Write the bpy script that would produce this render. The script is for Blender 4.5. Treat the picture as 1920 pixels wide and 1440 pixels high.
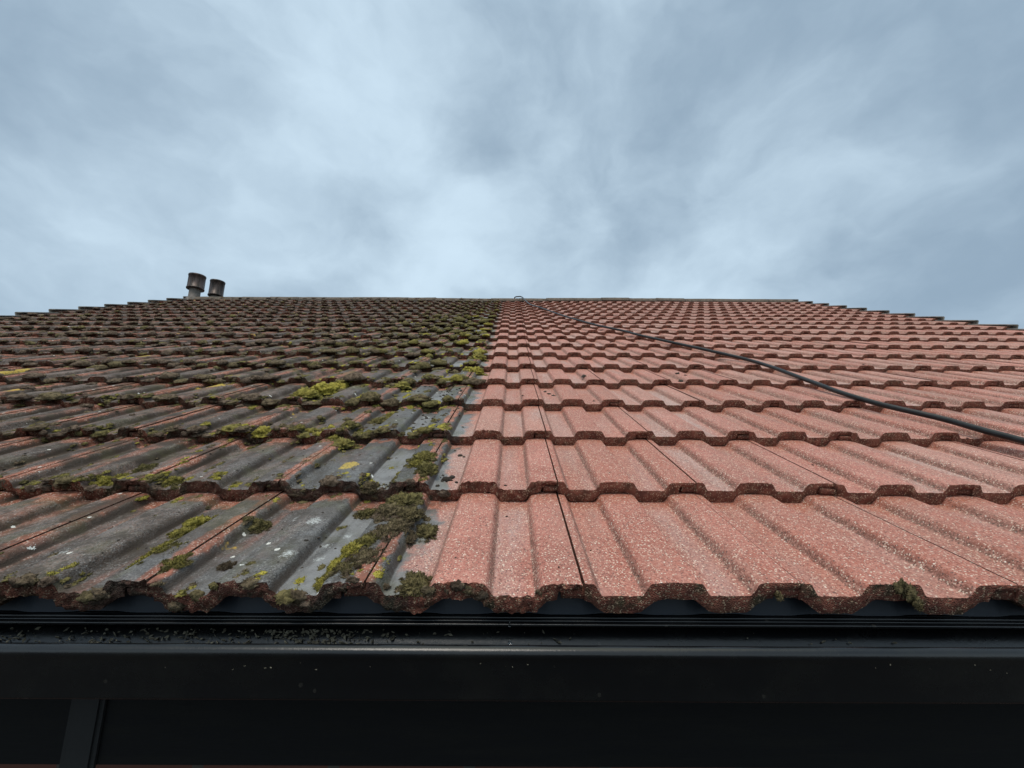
import bpy, math, random
import numpy as np
from mathutils import Vector, Matrix, noise
R = math.radians
for o in list(bpy.data.objects): bpy.data.objects.remove(o)
C = bpy.context.scene.collection
scn = bpy.context.scene
rnd = random.Random(7)

# ------------------------------------------------------------------ camera
F = 776.0                      # focal length in photo pixels (1920 wide)
TH = R(11.5)
CAM = Vector((0.0, -0.619, 2.771))          # the pan lip of the first course stands at y 0, z 2.6
cd = bpy.data.cameras.new('camera'); cam = bpy.data.objects.new('camera', cd); C.objects.link(cam)
cd.sensor_width = 36; cd.lens = 36 * F / 1920; cd.clip_start = 0.02; cd.clip_end = 3000
ROLL = R(0.28)
cam.matrix_world = Matrix.Translation(CAM) @ Matrix.Rotation(R(90) + TH, 4, 'X') @ Matrix.Rotation(ROLL, 4, 'Z') 
scn.camera = cam
XV = 5.0 / F
scn.render.resolution_x = 1024; scn.render.resolution_y = 768
scn.view_settings.view_transform = 'Standard'; scn.view_settings.look = 'None'
scn.view_settings.gamma = 1; scn.view_settings.exposure = 0.22

# ------------------------------------------------------------------ node helper
class N:
    def __init__(s, tree): s.t = tree; s.l = tree.links
    def n(s, typ, inp=None, **kw):
        nd = s.t.nodes.new(typ)
        for k, v in kw.items(): setattr(nd, k, v)
        for k, v in (inp or {}).items(): s.set(nd.inputs[k], v)
        return nd
    def set(s, sock, v):
        if isinstance(v, bpy.types.NodeSocket): s.l.new(v, sock)
        elif isinstance(v, (tuple, list)) and sock.type == 'RGBA' and len(v) == 3: sock.default_value = (*v, 1)
        else: sock.default_value = v
    def m(s, op, a, b=0.0, c=0.0, clamp=False):
        nd = s.t.nodes.new('ShaderNodeMath'); nd.operation = op; nd.use_clamp = clamp
        s.set(nd.inputs[0], a); s.set(nd.inputs[1], b); s.set(nd.inputs[2], c); return nd.outputs[0]
    def vm(s, op, a, b=(0, 0, 0)):
        nd = s.t.nodes.new('ShaderNodeVectorMath'); nd.operation = op
        s.set(nd.inputs[0], a); s.set(nd.inputs[1], b); return nd.outputs[0]
    def dist(s, a, b):
        nd = s.t.nodes.new('ShaderNodeVectorMath'); nd.operation = 'DISTANCE'
        s.set(nd.inputs[0], a); s.set(nd.inputs[1], b); return nd.outputs['Value']
    def mix(s, f, a, b, blend='MIX'):
        nd = s.t.nodes.new('ShaderNodeMix'); nd.data_type = 'RGBA'; nd.blend_type = blend
        s.set(nd.inputs[0], f); s.set(nd.inputs[6], a); s.set(nd.inputs[7], b); return nd.outputs[2]
    def ss(s, v, lo, hi, a=0.0, b=1.0):
        nd = s.t.nodes.new('ShaderNodeMapRange'); nd.interpolation_type = 'SMOOTHSTEP'
        s.set(nd.inputs[0], v); s.set(nd.inputs[1], lo); s.set(nd.inputs[2], hi); s.set(nd.inputs[3], a); s.set(nd.inputs[4], b)
        return nd.outputs[0]
    def noise(s, vec, scale, detail=3.0, rough=.55, dim='3D'):
        nd = s.n('ShaderNodeTexNoise', {'Vector': vec, 'Scale': scale, 'Detail': detail, 'Roughness': rough}); return nd.outputs['Fac']
    def vor(s, vec, scale, feature='F1'):
        nd = s.n('ShaderNodeTexVoronoi', {'Vector': vec, 'Scale': scale}, feature=feature); return nd
    def scale(s, vec, sc):
        return s.vm('MULTIPLY', vec, sc)

# ------------------------------------------------------------------ world: overcast sky
w = bpy.data.worlds.new('World'); scn.world = w; w.use_nodes = True
w.node_tree.nodes.clear(); g = N(w.node_tree)
SUN_EL, SUN_AZ = R(62), R(200)
dirv = g.n('ShaderNodeTexCoord').outputs['Generated']
sep = g.n('ShaderNodeSeparateXYZ', {0: dirv}); dx, dy, dz = sep.outputs
pl = g.scale(dirv, (1.0, 1.0, 1.45))
warp = g.n('ShaderNodeTexNoise', {'Vector': pl, 'Scale': 3.4, 'Detail': 5.0}).outputs['Color']
plw = g.vm('ADD', pl, g.scale(g.vm('SUBTRACT', warp, (.5, .5, .5)), (.26, .26, .26)))
n1 = g.noise(plw, 1.9, 6.0, .5); n2 = g.noise(g.vm('ADD', plw, (7.3, 2.1, 0)), 5.2, 6.0, .55)
cl = g.m('ADD', g.m('ADD', g.m('MULTIPLY', n1, .70), g.m('MULTIPLY', n2, .30)), -.015)
def pxdir(px, py):
    v = Vector(((px - 960) / F, (720 - py) / F, -1)); return (cam.matrix_world.to_3x3() @ v).normalized()
wd = g.vm('ADD', dirv, g.scale(g.vm('SUBTRACT', warp, (.5, .5, .5)), (.38, .38, .25)))
for px, py, rad, amp in [(850, 490, .30, .06), (380, 390, .10, -.05), (1000, 330, .2, .03), (30, 330, .25, .03), (1700, 240, .10, -.05), (560, 300, .30, .07), (1180, 60, .16, .10), (1450, 420, .22, .05), (1150, 455, .15, -.07), (340, 400, .16, -.05),
                         (1400, 170, .34, -.12), (60, 200, .24, -.12), (60, 480, .25, -.03), (950, 120, .2, -.02), (1800, 480, .35, -.03), (500, 60, .22, .03), (1700, 340, .2, .03), (200, 560, .3, .04), (1750, 60, .3, -.03)]:
    d = pxdir(px, py)
    b = g.ss(g.dist(wd, tuple(d)), rad, 0.0, 0.0, amp)
    cl = g.m('ADD', cl, b)
ccol = g.mix(g.ss(cl, .31, .74), (.265, .362, .462), (.585, .73, .845))
# unseen sky overhead and behind the camera, brightened and warmed to light the roof
zen = g.ss(dz, .80, 1.0, 1.0, 3.2)
back = g.ss(dy, -.1, -.9, 1.0, 1.5)
zb = g.m('MULTIPLY', zen, back); zw = g.ss(zb, 1.0, 2.4)
ccol = g.scale(ccol, g.n('ShaderNodeCombineXYZ', {0: g.m('MULTIPLY', zb, g.m('ADD', 1.0, g.m('MULTIPLY', zw, .22))), 1: zb, 2: g.m('MULTIPLY', zb, g.m('SUBTRACT', 1.0, g.m('MULTIPLY', zw, .26)))}).outputs[0])
sky = g.n('ShaderNodeTexSky', sky_type='NISHITA', sun_disc=False); sky.sun_elevation = SUN_EL; sky.sun_rotation = SUN_AZ
skyc = g.scale(sky.outputs[0], (.08, .08, .08))
allc = g.mix(.92, skyc, ccol)
bg = g.n('ShaderNodeBackground', {'Color': allc, 'Strength': 1.0})
g.l.new(bg.outputs[0], g.n('ShaderNodeOutputWorld').inputs[0])
sl = bpy.data.lights.new('sun', 'SUN'); sl.energy = 1.5; sl.angle = R(25); sl.color = (1, .93, .84)
so = bpy.data.objects.new('sun', sl); C.objects.link(so)
sv = Vector((math.sin(SUN_AZ) * math.cos(SUN_EL), math.cos(SUN_AZ) * math.cos(SUN_EL), math.sin(SUN_EL)))
so.rotation_euler = sv.to_track_quat('Z', 'Y').to_euler(); so.location = (0, -3, 9)

# ------------------------------------------------------------------ object helpers
def tag(o, label=None, cat=None, group=None, kind=None):
    if label: o['label'] = label
    if cat: o['category'] = cat
    if group: o['group'] = group
    if kind: o['kind'] = kind
    return o
def empty(name, loc=(0, 0, 0)):
    o = bpy.data.objects.new(name, None); o.location = loc; C.objects.link(o); return o
def link(name, me, mat, parent=None):
    o = bpy.data.objects.new(name, me); C.objects.link(o)
    if mat: me.materials.append(mat)
    if parent is not None:
        o.parent = parent
        o.matrix_parent_inverse = Matrix.Translation(-Vector(parent.location)) if parent.type == 'EMPTY' else Matrix()
    return o
class MB:
    """collects vertices and faces of one mesh"""
    def __init__(s): s.v = []; s.f = []; s.uv = {}; s.attr = None
    def add(s, vs, fs):
        b = len(s.v); s.v += [tuple(v) for v in vs]; s.f += [tuple(i + b for i in f) for f in fs]
    def box(s, x0, x1, y0, y1, z0, z1):
        vs = [(x, y, z) for x in (x0, x1) for y in (y0, y1) for z in (z0, z1)]
        s.add(vs, [(0, 1, 3, 2), (4, 6, 7, 5), (0, 4, 5, 1), (2, 3, 7, 6), (0, 2, 6, 4), (1, 5, 7, 3)])
    def sweep_x(s, prof, xs, closed=False, wob=None, cap=True):
        n = len(prof); vs = []
        for i, x in enumerate(xs):
            for (y, z) in prof:
                dz = wob(x) if wob else 0
                vs.append((x, y, z + dz))
        fs = []
        m = n if closed else n - 1
        for i in range(len(xs) - 1):
            for j in range(m):
                k = (j + 1) % n
                fs.append((i * n + j, (i + 1) * n + j, (i + 1) * n + k, i * n + k))
        if closed and cap:
            fs.append(tuple(range(n))); fs.append(tuple((len(xs) - 1) * n + j for j in reversed(range(n))))
        s.add(vs, fs)
    def tube(s, pts, rad, seg=14):
        n = len(pts); vs = []; P = [Vector(p) for p in pts]
        up = Vector((0, 0, 1)); 
        for i in range(n):
            t = (P[min(i + 1, n - 1)] - P[max(i - 1, 0)]).normalized()
            a = t.cross(up); 
            if a.length < 1e-3: a = t.cross(Vector((1, 0, 0)))
            a.normalize(); b = a.cross(t).normalized()
            r = rad(i / (n - 1)) if callable(rad) else rad
            for k in range(seg):
                q = 2 * math.pi * k / seg
                vs.append(P[i] + a * (r * math.cos(q)) + b * (r * math.sin(q)))
        fs = [(i * seg + k, i * seg + (k + 1) % seg, (i + 1) * seg + (k + 1) % seg, (i + 1) * seg + k) for i in range(n - 1) for k in range(seg)]
        fs.append(tuple(reversed(range(seg)))); fs.append(tuple((n - 1) * seg + k for k in range(seg)))
        s.add(vs, fs)
    def lathe(s, prof, c, seg=40):
        vs = [(c[0] + r * math.cos(2 * math.pi * k / seg), c[1] + r * math.sin(2 * math.pi * k / seg), c[2] + z) for (r, z) in prof for k in range(seg)]
        fs = [(i * seg + k, i * seg + (k + 1) % seg, (i + 1) * seg + (k + 1) % seg, (i + 1) * seg + k) for i in range(len(prof) - 1) for k in range(seg)]
        s.add(vs, fs)
    def mesh(s, name, smooth=True):
        me = bpy.data.meshes.new(name); me.from_pydata(s.v, [], s.f); me.update()
        if smooth: me.polygons.foreach_set('use_smooth', [True] * len(me.polygons))
        return me
def norm_consistent(me):
    import bmesh
    bm = bmesh.new(); bm.from_mesh(me); bmesh.ops.recalc_face_normals(bm, faces=bm.faces); bm.to_mesh(me); bm.free(); return me

# ------------------------------------------------------------------ roof geometry
P0 = 0.15                                     # roll spacing
def s_of(n):                                   # where each course's lip lies, read from the photograph
    tab = [1.942, 1.53, 1.025, .495, -.045, -.605, -1.175, -1.76, -2.355, -2.945, -3.545, -4.143, -4.742, -5.345, -5.955, -6.57, -7.19, -7.815, -8.445, -9.08, -9.72, -10.36]
    return tab[n]
def lip(n):
    D = .3251 * (n + 1.76); vd = s_of(n) * P0
    return Vector((0, CAM.y + D * math.cos(TH) + vd * math.sin(TH), CAM.z + D * math.sin(TH) - vd * math.cos(TH)))
NR = 20
T = .0275
ROWS = []
for n in range(NR):
    a, b = lip(n), lip(n + 1)
    u0 = (b - a).normalized(); n0 = Vector((0, -u0.z, u0.y))
    b2 = b - n0 * (T + .001)
    g_ = (b2 - a).length; u = (b2 - a).normalized(); nn = Vector((0, -u.z, u.y))
    ROWS.append((a, u, nn, g_))
JX = .63 * P0
K0, K1 = -18, 15
def colx(k): return XV * 0 + JX + (2 * k) * P0 + OFFX
OFFX = .004
XL, XR = colx(K0), colx(K1)
def smooth(e0, e1, x):
    t = max(0, min(1, (x - e0) / (e1 - e0))); return t * t * (3 - 2 * t)
def Htop(X):
    r = ((X - OFFX) / P0) % 1.0; d = abs(r - .5)
    return .0172 * (1 - smooth(.228, .318, d)) + .0020 * max(0, 1 - (d / .25) ** 2)
def Hbot(X):
    r = ((X - OFFX) / P0) % 1.0; d = abs(r - .5)
    return .0205 * (1 - smooth(.13, .36, d)) ** .9
def roof_pt(X, n, v, h=0.0):                   # point on the top face of course n
    a, u, nn, g_ = ROWS[n]
    return Vector((X, 0, 0)) + a + u * v + nn * (Htop(X) + h)
def hit(px, py, h=.006):                       # pixel of the photograph -> (X, course, v) on the roof
    d = pxdir(px, py)
    for n in range(NR):
        a, u, nn, g_ = ROWS[n]
        q = a + nn * h
        t = (q - CAM).dot(nn) / d.dot(nn)
        if t <= 0: continue
        p = CAM + d * t
        v = (p - q).dot(u)
        if -.01 <= v <= g_ + .002: return p.x, n, v
    return None

# ------------------------------------------------------------------ materials
def newmat(name):
    m = bpy.data.materials.new(name); m.use_nodes = True; m.node_tree.nodes.clear()
    k = N(m.node_tree); b = k.n('ShaderNodeBsdfPrincipled'); o = k.n('ShaderNodeOutputMaterial'); k.l.new(b.outputs[0], o.inputs[0])
    return m, k, b
XB = -.150                                     # line up to which the roof has been cleaned
def tile_material():
    m, k, b = newmat('concrete_tile')
    pos = k.n('ShaderNodeNewGeometry').outputs['Position']
    sx = k.n('ShaderNodeSeparateXYZ', {0: pos}); X = sx.outputs[0]; Y = sx.outputs[1]
    uvn = k.n('ShaderNodeUVMap'); su = k.n('ShaderNodeSeparateXYZ', {0: uvn.outputs[0]}); u, v = su.outputs[0], su.outputs[1]
    at = k.n('ShaderNodeAttribute', attribute_name='rand').outputs['Fac']
    hh = k.n('ShaderNodeAttribute', attribute_name='height').outputs['Fac']     # 0 pan .. 1 roll top
    lipm = k.m('LESS_THAN', v, -.5)
    along = k.scale(pos, (1, .16, .16))          # streaks that follow the slope
    nA = k.noise(along, 14, 4); nB = k.noise(pos, 55, 3); nC = k.noise(pos, 6, 4); nF = k.noise(pos, 420, 2, .6)
    nS = k.noise(k.vm('ADD', along, (3, 1, 5)), 42, 4, .6)
    # fired red, brick to salmon
    red = k.mix(k.ss(nC, .35, .65), (.34, .105, .075), (.50, .19, .145))
    red = k.mix(k.ss(at, .45, 1, 0, .75), red, (.46, .25, .20)); red = k.mix(k.ss(at, .35, 0, 0, .7), red, (.33, .095, .055))
    # worn grey film left in the pans and streaks
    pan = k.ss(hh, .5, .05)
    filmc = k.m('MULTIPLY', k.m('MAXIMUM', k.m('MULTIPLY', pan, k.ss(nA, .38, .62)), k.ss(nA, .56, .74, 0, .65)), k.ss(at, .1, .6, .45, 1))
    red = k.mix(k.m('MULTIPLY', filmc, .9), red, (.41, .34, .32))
    # grime and painted-in shade along the roll shoulders
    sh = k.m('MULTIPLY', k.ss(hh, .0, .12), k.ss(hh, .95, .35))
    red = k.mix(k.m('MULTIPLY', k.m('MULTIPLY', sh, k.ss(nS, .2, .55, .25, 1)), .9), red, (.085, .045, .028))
    grime = k.m('MULTIPLY', k.ss(k.noise(k.vm('ADD', along, (5, 9, 1)), 19, 5, .6), .42, .68), k.ss(k.m('ADD', X, k.m('MULTIPLY', Y, .35)), .2, 2.2, .35, .85))
    red = k.mix(grime, red, (.20, .135, .105))
    # fresher orange under the lap
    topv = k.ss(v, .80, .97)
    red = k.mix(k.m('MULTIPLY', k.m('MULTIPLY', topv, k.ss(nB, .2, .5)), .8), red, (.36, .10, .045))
    # aggregate grains
    v1 = k.vor(pos, 520); v2 = k.vor(pos, 260); v3 = k.vor(pos, 520)
    c1 = k.n('ShaderNodeSeparateXYZ', {0: v1.outputs['Color']}).outputs; c2 = k.n('ShaderNodeSeparateXYZ', {0: v2.outputs['Color']}).outputs
    red = k.mix(k.ss(c2[1], .55, .95, 0, .4), red, (.60, .33, .255)); red = k.mix(k.ss(c2[2], .55, .98, 0, .5), red, (.25, .085, .06))
    red = k.mix(k.ss(c1[0], .1, .9, 0, .65), red, k.mix(c1[1], (.60, .31, .245), (.22, .07, .05)))
    red = k.mix(k.m('MULTIPLY', k.m('GREATER_THAN', k.m('SUBTRACT', c1[2], k.m('MULTIPLY', k.ss(nC, .3, .7), .03)), .925), .7), red, (.74, .60, .48))
    red = k.mix(k.m('MULTIPLY', k.m('LESS_THAN', c1[2], .07), .7), red, (.06, .04, .035))
    red = k.mix(k.m('MULTIPLY', k.m('MULTIPLY', k.m('GREATER_THAN', c2[0], .972), k.m('LESS_THAN', v2.outputs['Distance'], .36)), .8), red, (.80, .72, .62))
    # ---- soiled side
    wob = k.m('MULTIPLY', k.m('ADD', k.m('SUBTRACT', k.noise(pos, 22, 4), .5), k.m('MULTIPLY', k.m('SUBTRACT', k.noise(pos, 4.5, 2), .5), .8)), .11)
    side = k.ss(k.m('ADD', X, wob), XB + .012, XB - .012)
    far = k.ss(k.m('ADD', X, k.m('MULTIPLY', k.m('SUBTRACT', k.noise(pos, 5, 4), .5), 1.1)), -.25, -.85)
    far = k.m('MAXIMUM', far, k.ss(Y, .9, 2.0))
    film = k.mix(k.ss(nA, .35, .65), (.050, .047, .046), (.135, .129, .128))
    filmf = k.mix(k.ss(nA, .32, .68), (.075, .047, .035), (.225, .150, .118))
    film = k.mix(far, film, filmf)
    film = k.mix(k.ss(nF, .42, .66, 0, .65), film, (.028, .028, .028)); film = k.mix(k.ss(c1[0], .2, .9, 0, .45), film, (.20, .20, .20))
    film = k.mix(k.m('MULTIPLY', k.m('GREATER_THAN', c1[2], .94), .35), film, (.42, .40, .37))
    film = k.mix(k.m('MULTIPLY', k.m('MULTIPLY', k.m('GREATER_THAN', c2[1], .86), k.m('LESS_THAN', v2.outputs['Distance'], .45)), .8), film, (.022, .02, .018))
    film = k.mix(k.ss(k.noise(pos, 60, 6, .75), .46, .62, 0, .75), film, (.05, .04, .033))
    wetpan_sheen = k.m('MULTIPLY', k.m('MULTIPLY', k.ss(hh, .12, .0), k.ss(X, -.50, -.30)), k.m('MULTIPLY', k.ss(nA, .30, .45), k.ss(v, .9, .7)))
    film = k.mix(k.m('MULTIPLY', wetpan_sheen, .8), film, (.24, .235, .235))  # sky reflection painted in as a paler tone on the wet pans
    edge = k.m('MAXIMUM', k.ss(u, .10, .02), k.ss(u, .90, .98))
    bare = k.m('MAXIMUM', k.m('MULTIPLY', edge, .9), k.ss(v, .78, .93))
    nP = k.noise(k.vm('ADD', pos, (11, 4, 2)), 17, 4, .6)
    bare = k.ss(k.m('ADD', k.m('ADD', k.m('MULTIPLY', bare, .42), k.ss(X, -.4, -1.1, .015, .075)), k.m('ADD', k.m('MULTIPLY', nP, .8), k.m('MULTIPLY', k.m('SUBTRACT', nS, .5), .5))), .60, .76)
    oldred = k.mix(k.ss(nB, .35, .65), (.20, .066, .038), (.37, .135, .088))
    oldred = k.mix(k.m('MULTIPLY', far, .35), oldred, (.17, .085, .06))
    oldred = k.mix(k.m('MULTIPLY', k.m('GREATER_THAN', c1[2], .90), .7), oldred, (.62, .5, .42))
    bare = k.m('MAXIMUM', bare, k.m('MULTIPLY', far, k.ss(k.noise(k.vm('ADD', along, (8, 3, 7)), 16, 6, .65), .50, .66, 0, .8)))
    soil = k.mix(bare, film, oldred)
    soil = k.mix(k.m('MULTIPLY', k.ss(k.noise(k.vm('ADD', pos, (1, 8, 3)), 12, 6, .65), .47, .60), k.m('ADD', .35, k.m('MULTIPLY', far, .5))), soil, (.05, .039, .03))
    soil = k.mix(k.m('MULTIPLY', sh, k.ss(nS, .3, .6)), soil, (.045, .032, .024))  # shoulder grime and painted shade on the soiled side too
    # algae green close to the cleaned line
    grn = k.m('MULTIPLY', k.ss(X, -2.4, -.4), k.ss(k.noise(k.vm('ADD', pos, (2, 2, 9)), 11, 4), .50, .66))
    grn = k.m('MULTIPLY', grn, k.ss(Y, .3, 2.2, .25, .9))
    soil = k.mix(grn, soil, (.105, .11, .045))
    # yellow and pale crust
    ly = k.m('MULTIPLY', k.ss(k.noise(k.vm('ADD', pos, (21, 14, 2)), 5.2, 5, .6), .675, .70), k.ss(nB, .35, .5))
    soil = k.mix(ly, soil, (.42, .27, .05))
    for (px, py, rr) in ((650, 883, .027), (262, 672, .05), (398, 728, .06), (12, 700, .09)):
        hx = hit(px, py)
        if hx:
            p = roof_pt(*hx)
            d = k.m('ADD', k.dist(pos, tuple(p)), k.m('MULTIPLY', k.m('SUBTRACT', k.noise(pos, 90, 3), .5), rr * 1.3))
            soil = k.mix(k.m('MULTIPLY', k.m('LESS_THAN', d, rr), k.ss(k.noise(pos, 160, 3, .7), .36, .50, .1, 1)), soil, k.mix(k.ss(nF, .35, .6), (.55, .36, .05), (.34, .26, .06)))
    wz = k.m('MULTIPLY', k.m('SUBTRACT', k.noise(pos, 210, 5, .8), .5), .075)
    for (px, py, rr) in ((590, 990, .012), (540, 1052, .009), (548, 985, .006), (612, 1018, .006), (108, 1050, .011), (650, 1000, .005), (600, 1042, .005), (720, 833, .010), (800, 780, .012), (640, 1055, .004)):
        hx = hit(px, py)
        if hx:
            p = roof_pt(*hx)
            soil = k.mix(k.m('MULTIPLY', k.m('LESS_THAN', k.m('ADD', k.dist(pos, tuple(p)), wz), rr), k.ss(nF, .40, .56, .1, .9)), soil, (.52, .54, .53))
    vw = k.vor(k.vm('ADD', pos, k.scale(k.n('ShaderNodeTexNoise', {'Vector': pos, 'Scale': 60.}).outputs['Color'], (.02, .02, .02))), 13)
    vwc = k.n('ShaderNodeSeparateXYZ', {0: vw.outputs['Color']}).outputs
    soil = k.mix(k.m('MULTIPLY', k.m('LESS_THAN', k.m('ADD', vw.outputs['Distance'], k.m('MULTIPLY', nF, .12)), .125), k.m('GREATER_THAN', vwc[0], .72)), soil, (.66, .66, .62))
    vx = k.vor(k.vm('ADD', pos, (3, 7, 1)), 38); vxc = k.n('ShaderNodeSeparateXYZ', {0: vx.outputs['Color']}).outputs
    soil = k.mix(k.m('MULTIPLY', k.m('LESS_THAN', k.m('ADD', vx.outputs['Distance'], k.m('MULTIPLY', nF, .2)), .25), k.m('GREATER_THAN', vxc[0], .90)), soil, (.62, .60, .55))
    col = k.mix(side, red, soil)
    # broken lip face
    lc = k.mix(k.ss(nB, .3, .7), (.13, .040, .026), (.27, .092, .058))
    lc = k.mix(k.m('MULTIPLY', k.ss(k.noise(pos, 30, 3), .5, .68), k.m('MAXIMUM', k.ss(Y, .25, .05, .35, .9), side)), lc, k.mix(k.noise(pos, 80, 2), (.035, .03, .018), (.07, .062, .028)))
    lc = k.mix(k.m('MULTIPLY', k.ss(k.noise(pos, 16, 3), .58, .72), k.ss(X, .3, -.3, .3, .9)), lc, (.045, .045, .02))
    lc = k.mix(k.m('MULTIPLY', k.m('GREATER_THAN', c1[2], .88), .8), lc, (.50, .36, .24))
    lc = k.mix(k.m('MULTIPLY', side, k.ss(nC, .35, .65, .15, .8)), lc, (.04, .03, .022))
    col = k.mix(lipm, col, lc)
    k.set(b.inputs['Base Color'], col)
    wet = k.m('MULTIPLY', side, k.m('SUBTRACT', 1.0, bare))
    rgh = k.m('SUBTRACT', .72, k.m('MULTIPLY', k.m('MULTIPLY', wet, k.m('SUBTRACT', 1.0, far)), k.ss(nA, .35, .6, .05, .3)))
    rgh = k.m('ADD', rgh, k.m('MULTIPLY', lipm, .2)); rgh = k.m('SUBTRACT', rgh, k.m('MULTIPLY', k.m('MULTIPLY', side, wetpan_sheen), .22))
    k.set(b.inputs['Roughness'], rgh); k.set(b.inputs['Specular IOR Level'], k.m('SUBTRACT', .45, k.m('MULTIPLY', k.m('MULTIPLY', side, far), .3)))
    hb = k.m('ADD', k.m('MULTIPLY', v1.outputs['Distance'], -.55), k.m('ADD', k.m('MULTIPLY', nF, .5), k.m('MULTIPLY', v3.outputs['Distance'], -.3)))
    hb = k.m('ADD', hb, k.m('MULTIPLY', nB, 1.0)); hb = k.m('ADD', hb, k.m('MULTIPLY', side, k.m('MULTIPLY', k.noise(pos, 130, 4, .7), 1.6)))
    bp = k.n('ShaderNodeBump', {'Height': hb, 'Strength': k.m('ADD', .55, k.m('MULTIPLY', lipm, .4)), 'Distance': k.m('ADD', .0016, k.m('MULTIPLY', lipm, .002))})
    k.l.new(bp.outputs[0], b.inputs['Normal'])
    return m
M_TILE = tile_material()

def simple(name, c1, c2, sc, rough=.6, bump=.3, bd=.002, spec=.5, stretch=(1, 1, 1)):
    m, k, b = newmat(name)
    pos = k.scale(k.n('ShaderNodeNewGeometry').outputs['Position'], stretch)
    nz = k.noise(pos, sc, 5, .6)
    k.set(b.inputs['Base Color'], k.mix(k.ss(nz, .3, .7), c1, c2)); b.inputs['Roughness'].default_value = rough
    b.inputs['Specular IOR Level'].default_value = spec
    bp = k.n('ShaderNodeBump', {'Height': k.noise(pos, sc * 4, 4, .6), 'Strength': bump, 'Distance': bd}); k.l.new(bp.outputs[0], b.inputs['Normal'])
    return m
def black_plastic(name, base, dust, rough, sc=1.0, grain=False):
    m, k, b = newmat(name); b.inputs['Specular IOR Level'].default_value = .15 if grain else .5
    pos = k.n('ShaderNodeNewGeometry').outputs['Position']
    st = k.scale(pos, (1, 3, 1) if not grain else (.6, 8, 9))
    n1 = k.noise(st, 9 * sc, 6, .65); n2 = k.noise(pos, 160, 3, .7)
    col = k.mix(k.ss(n1, .42, .75, 0, .8), base, dust)
    vo = k.vor(pos, 55); vc = k.n('ShaderNodeSeparateXYZ', {0: vo.outputs['Color']}).outputs
    spk = k.m('MULTIPLY', k.m('LESS_THAN', vo.outputs['Distance'], k.m('MULTIPLY', n2, .28)), k.m('GREATER_THAN', vc[0], .9))
    col = k.mix(k.m('MULTIPLY', spk, .0 if grain else .3), col, (.05, .047, .04))
    k.set(b.inputs['Base Color'], col)
    k.set(b.inputs['Roughness'], k.m('ADD', rough, k.m('MULTIPLY', n1, .25)))
    hgt = k.noise(k.scale(pos, (1.2, 14, 14)), 22, 5, .6) if grain else n2
    bp = k.n('ShaderNodeBump', {'Height': hgt, 'Strength': .35, 'Distance': .0006}); k.l.new(bp.outputs[0], b.inputs['Normal'])
    return m
M_GUT = black_plastic('gutter_plastic', (.0025, .003, .004), (.007, .0075, .007), .14)
M_FASC = black_plastic('fascia_plastic', (.006, .0063, .0068), (.009, .009, .008), .5, grain=True)
M_STRIP = black_plastic('joint_strip_plastic', (.0055, .006, .0065), (.008, .0085, .009), .6)
M_FILL = black_plastic('eaves_filler_plastic', (.018, .024, .034), (.022, .026, .032), .4)
M_RIDGE = simple('ridge_concrete', (.055, .046, .032), (.14, .105, .08), 30, .85, .6, .004)
M_VERGE = simple('verge_concrete', (.20, .19, .17), (.42, .38, .33), 24, .85, .6, .004)
M_HOSE = simple('hose_rubber', (.006, .0065, .007), (.016, .017, .017), 40, .38, .15, .0005, .35)
M_FELT = simple('underlay_felt', (.02, .018, .016), (.035, .03, .028), 30, .9)
M_GRASS = simple('gravel', (.022, .02, .018), (.05, .047, .042), 2.5, .95, .8, .03)
M_RENDER = simple('render_wall', (.45, .40, .34), (.55, .5, .43), 6, .9)

def brick_material():
    m, k, b = newmat('brick')
    pos = k.n('ShaderNodeNewGeometry').outputs['Position']; s_ = k.n('ShaderNodeSeparateXYZ', {0: pos}).outputs
    vec = k.n('ShaderNodeCombineXYZ', {0: k.m('ADD', s_[0], s_[1]), 1: s_[2], 2: 0.0}).outputs[0]
    br = k.n('ShaderNodeTexBrick', {'Vector': vec, 'Color1': (.13, .045, .03, 1), 'Color2': (.09, .034, .024, 1), 'Mortar': (.075, .06, .05, 1), 'Scale': 1.0, 'Mortar Size': .010, 'Brick Width': .225, 'Row Height': .075})
    k.l.new(br.outputs[0], b.inputs['Base Color']); b.inputs['Roughness'].default_value = .9
    bp = k.n('ShaderNodeBump', {'Height': br.outputs['Fac'], 'Strength': .5, 'Distance': -.004}); k.l.new(bp.outputs[0], b.inputs['Normal'])
    return m
M_BRICK = brick_material()

def moss_material(name):
    m, k, b = newmat(name)
    pos = k.n('ShaderNodeNewGeometry').outputs['Position']
    at = k.n('ShaderNodeAttribute', attribute_name='green').outputs['Fac']      # 0 dead brown .. 1 live yellow green
    tip = k.n('ShaderNodeAttribute', attribute_name='tip').outputs['Fac']
    n1 = k.noise(pos, 90, 4, .65); n2 = k.noise(pos, 400, 3, .7)
    dead = k.mix(k.ss(n1, .35, .65), (.052, .036, .025), (.185, .135, .10))
    mid = k.mix(k.ss(n1, .35, .65), (.062, .054, .022), (.185, .155, .058))
    live = k.mix(k.ss(n1, .35, .65), (.20, .175, .026), (.50, .42, .08))
    c = k.mix(k.ss(at, 0, .5), dead, mid); c = k.mix(k.ss(at, .5, 1.0), c, live)
    c = k.mix(k.m('MULTIPLY', k.ss(tip, .3, 1.0), .45), c, k.mix(at, (.15, .115, .075), (.46, .44, .13)))
    c = k.mix(k.ss(n2, .5, .75, 0, .45), c, (.026, .021, .011))
    k.set(b.inputs['Base Color'], c); b.inputs['Roughness'].default_value = .95; b.inputs['Specular IOR Level'].default_value = .15
    bp = k.n('ShaderNodeBump', {'Height': k.m('ADD', n2, k.noise(pos, 190, 3)), 'Strength': .9, 'Distance': .003}); k.l.new(bp.outputs[0], b.inputs['Normal'])
    return m
M_MOSS = moss_material('moss')

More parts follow.
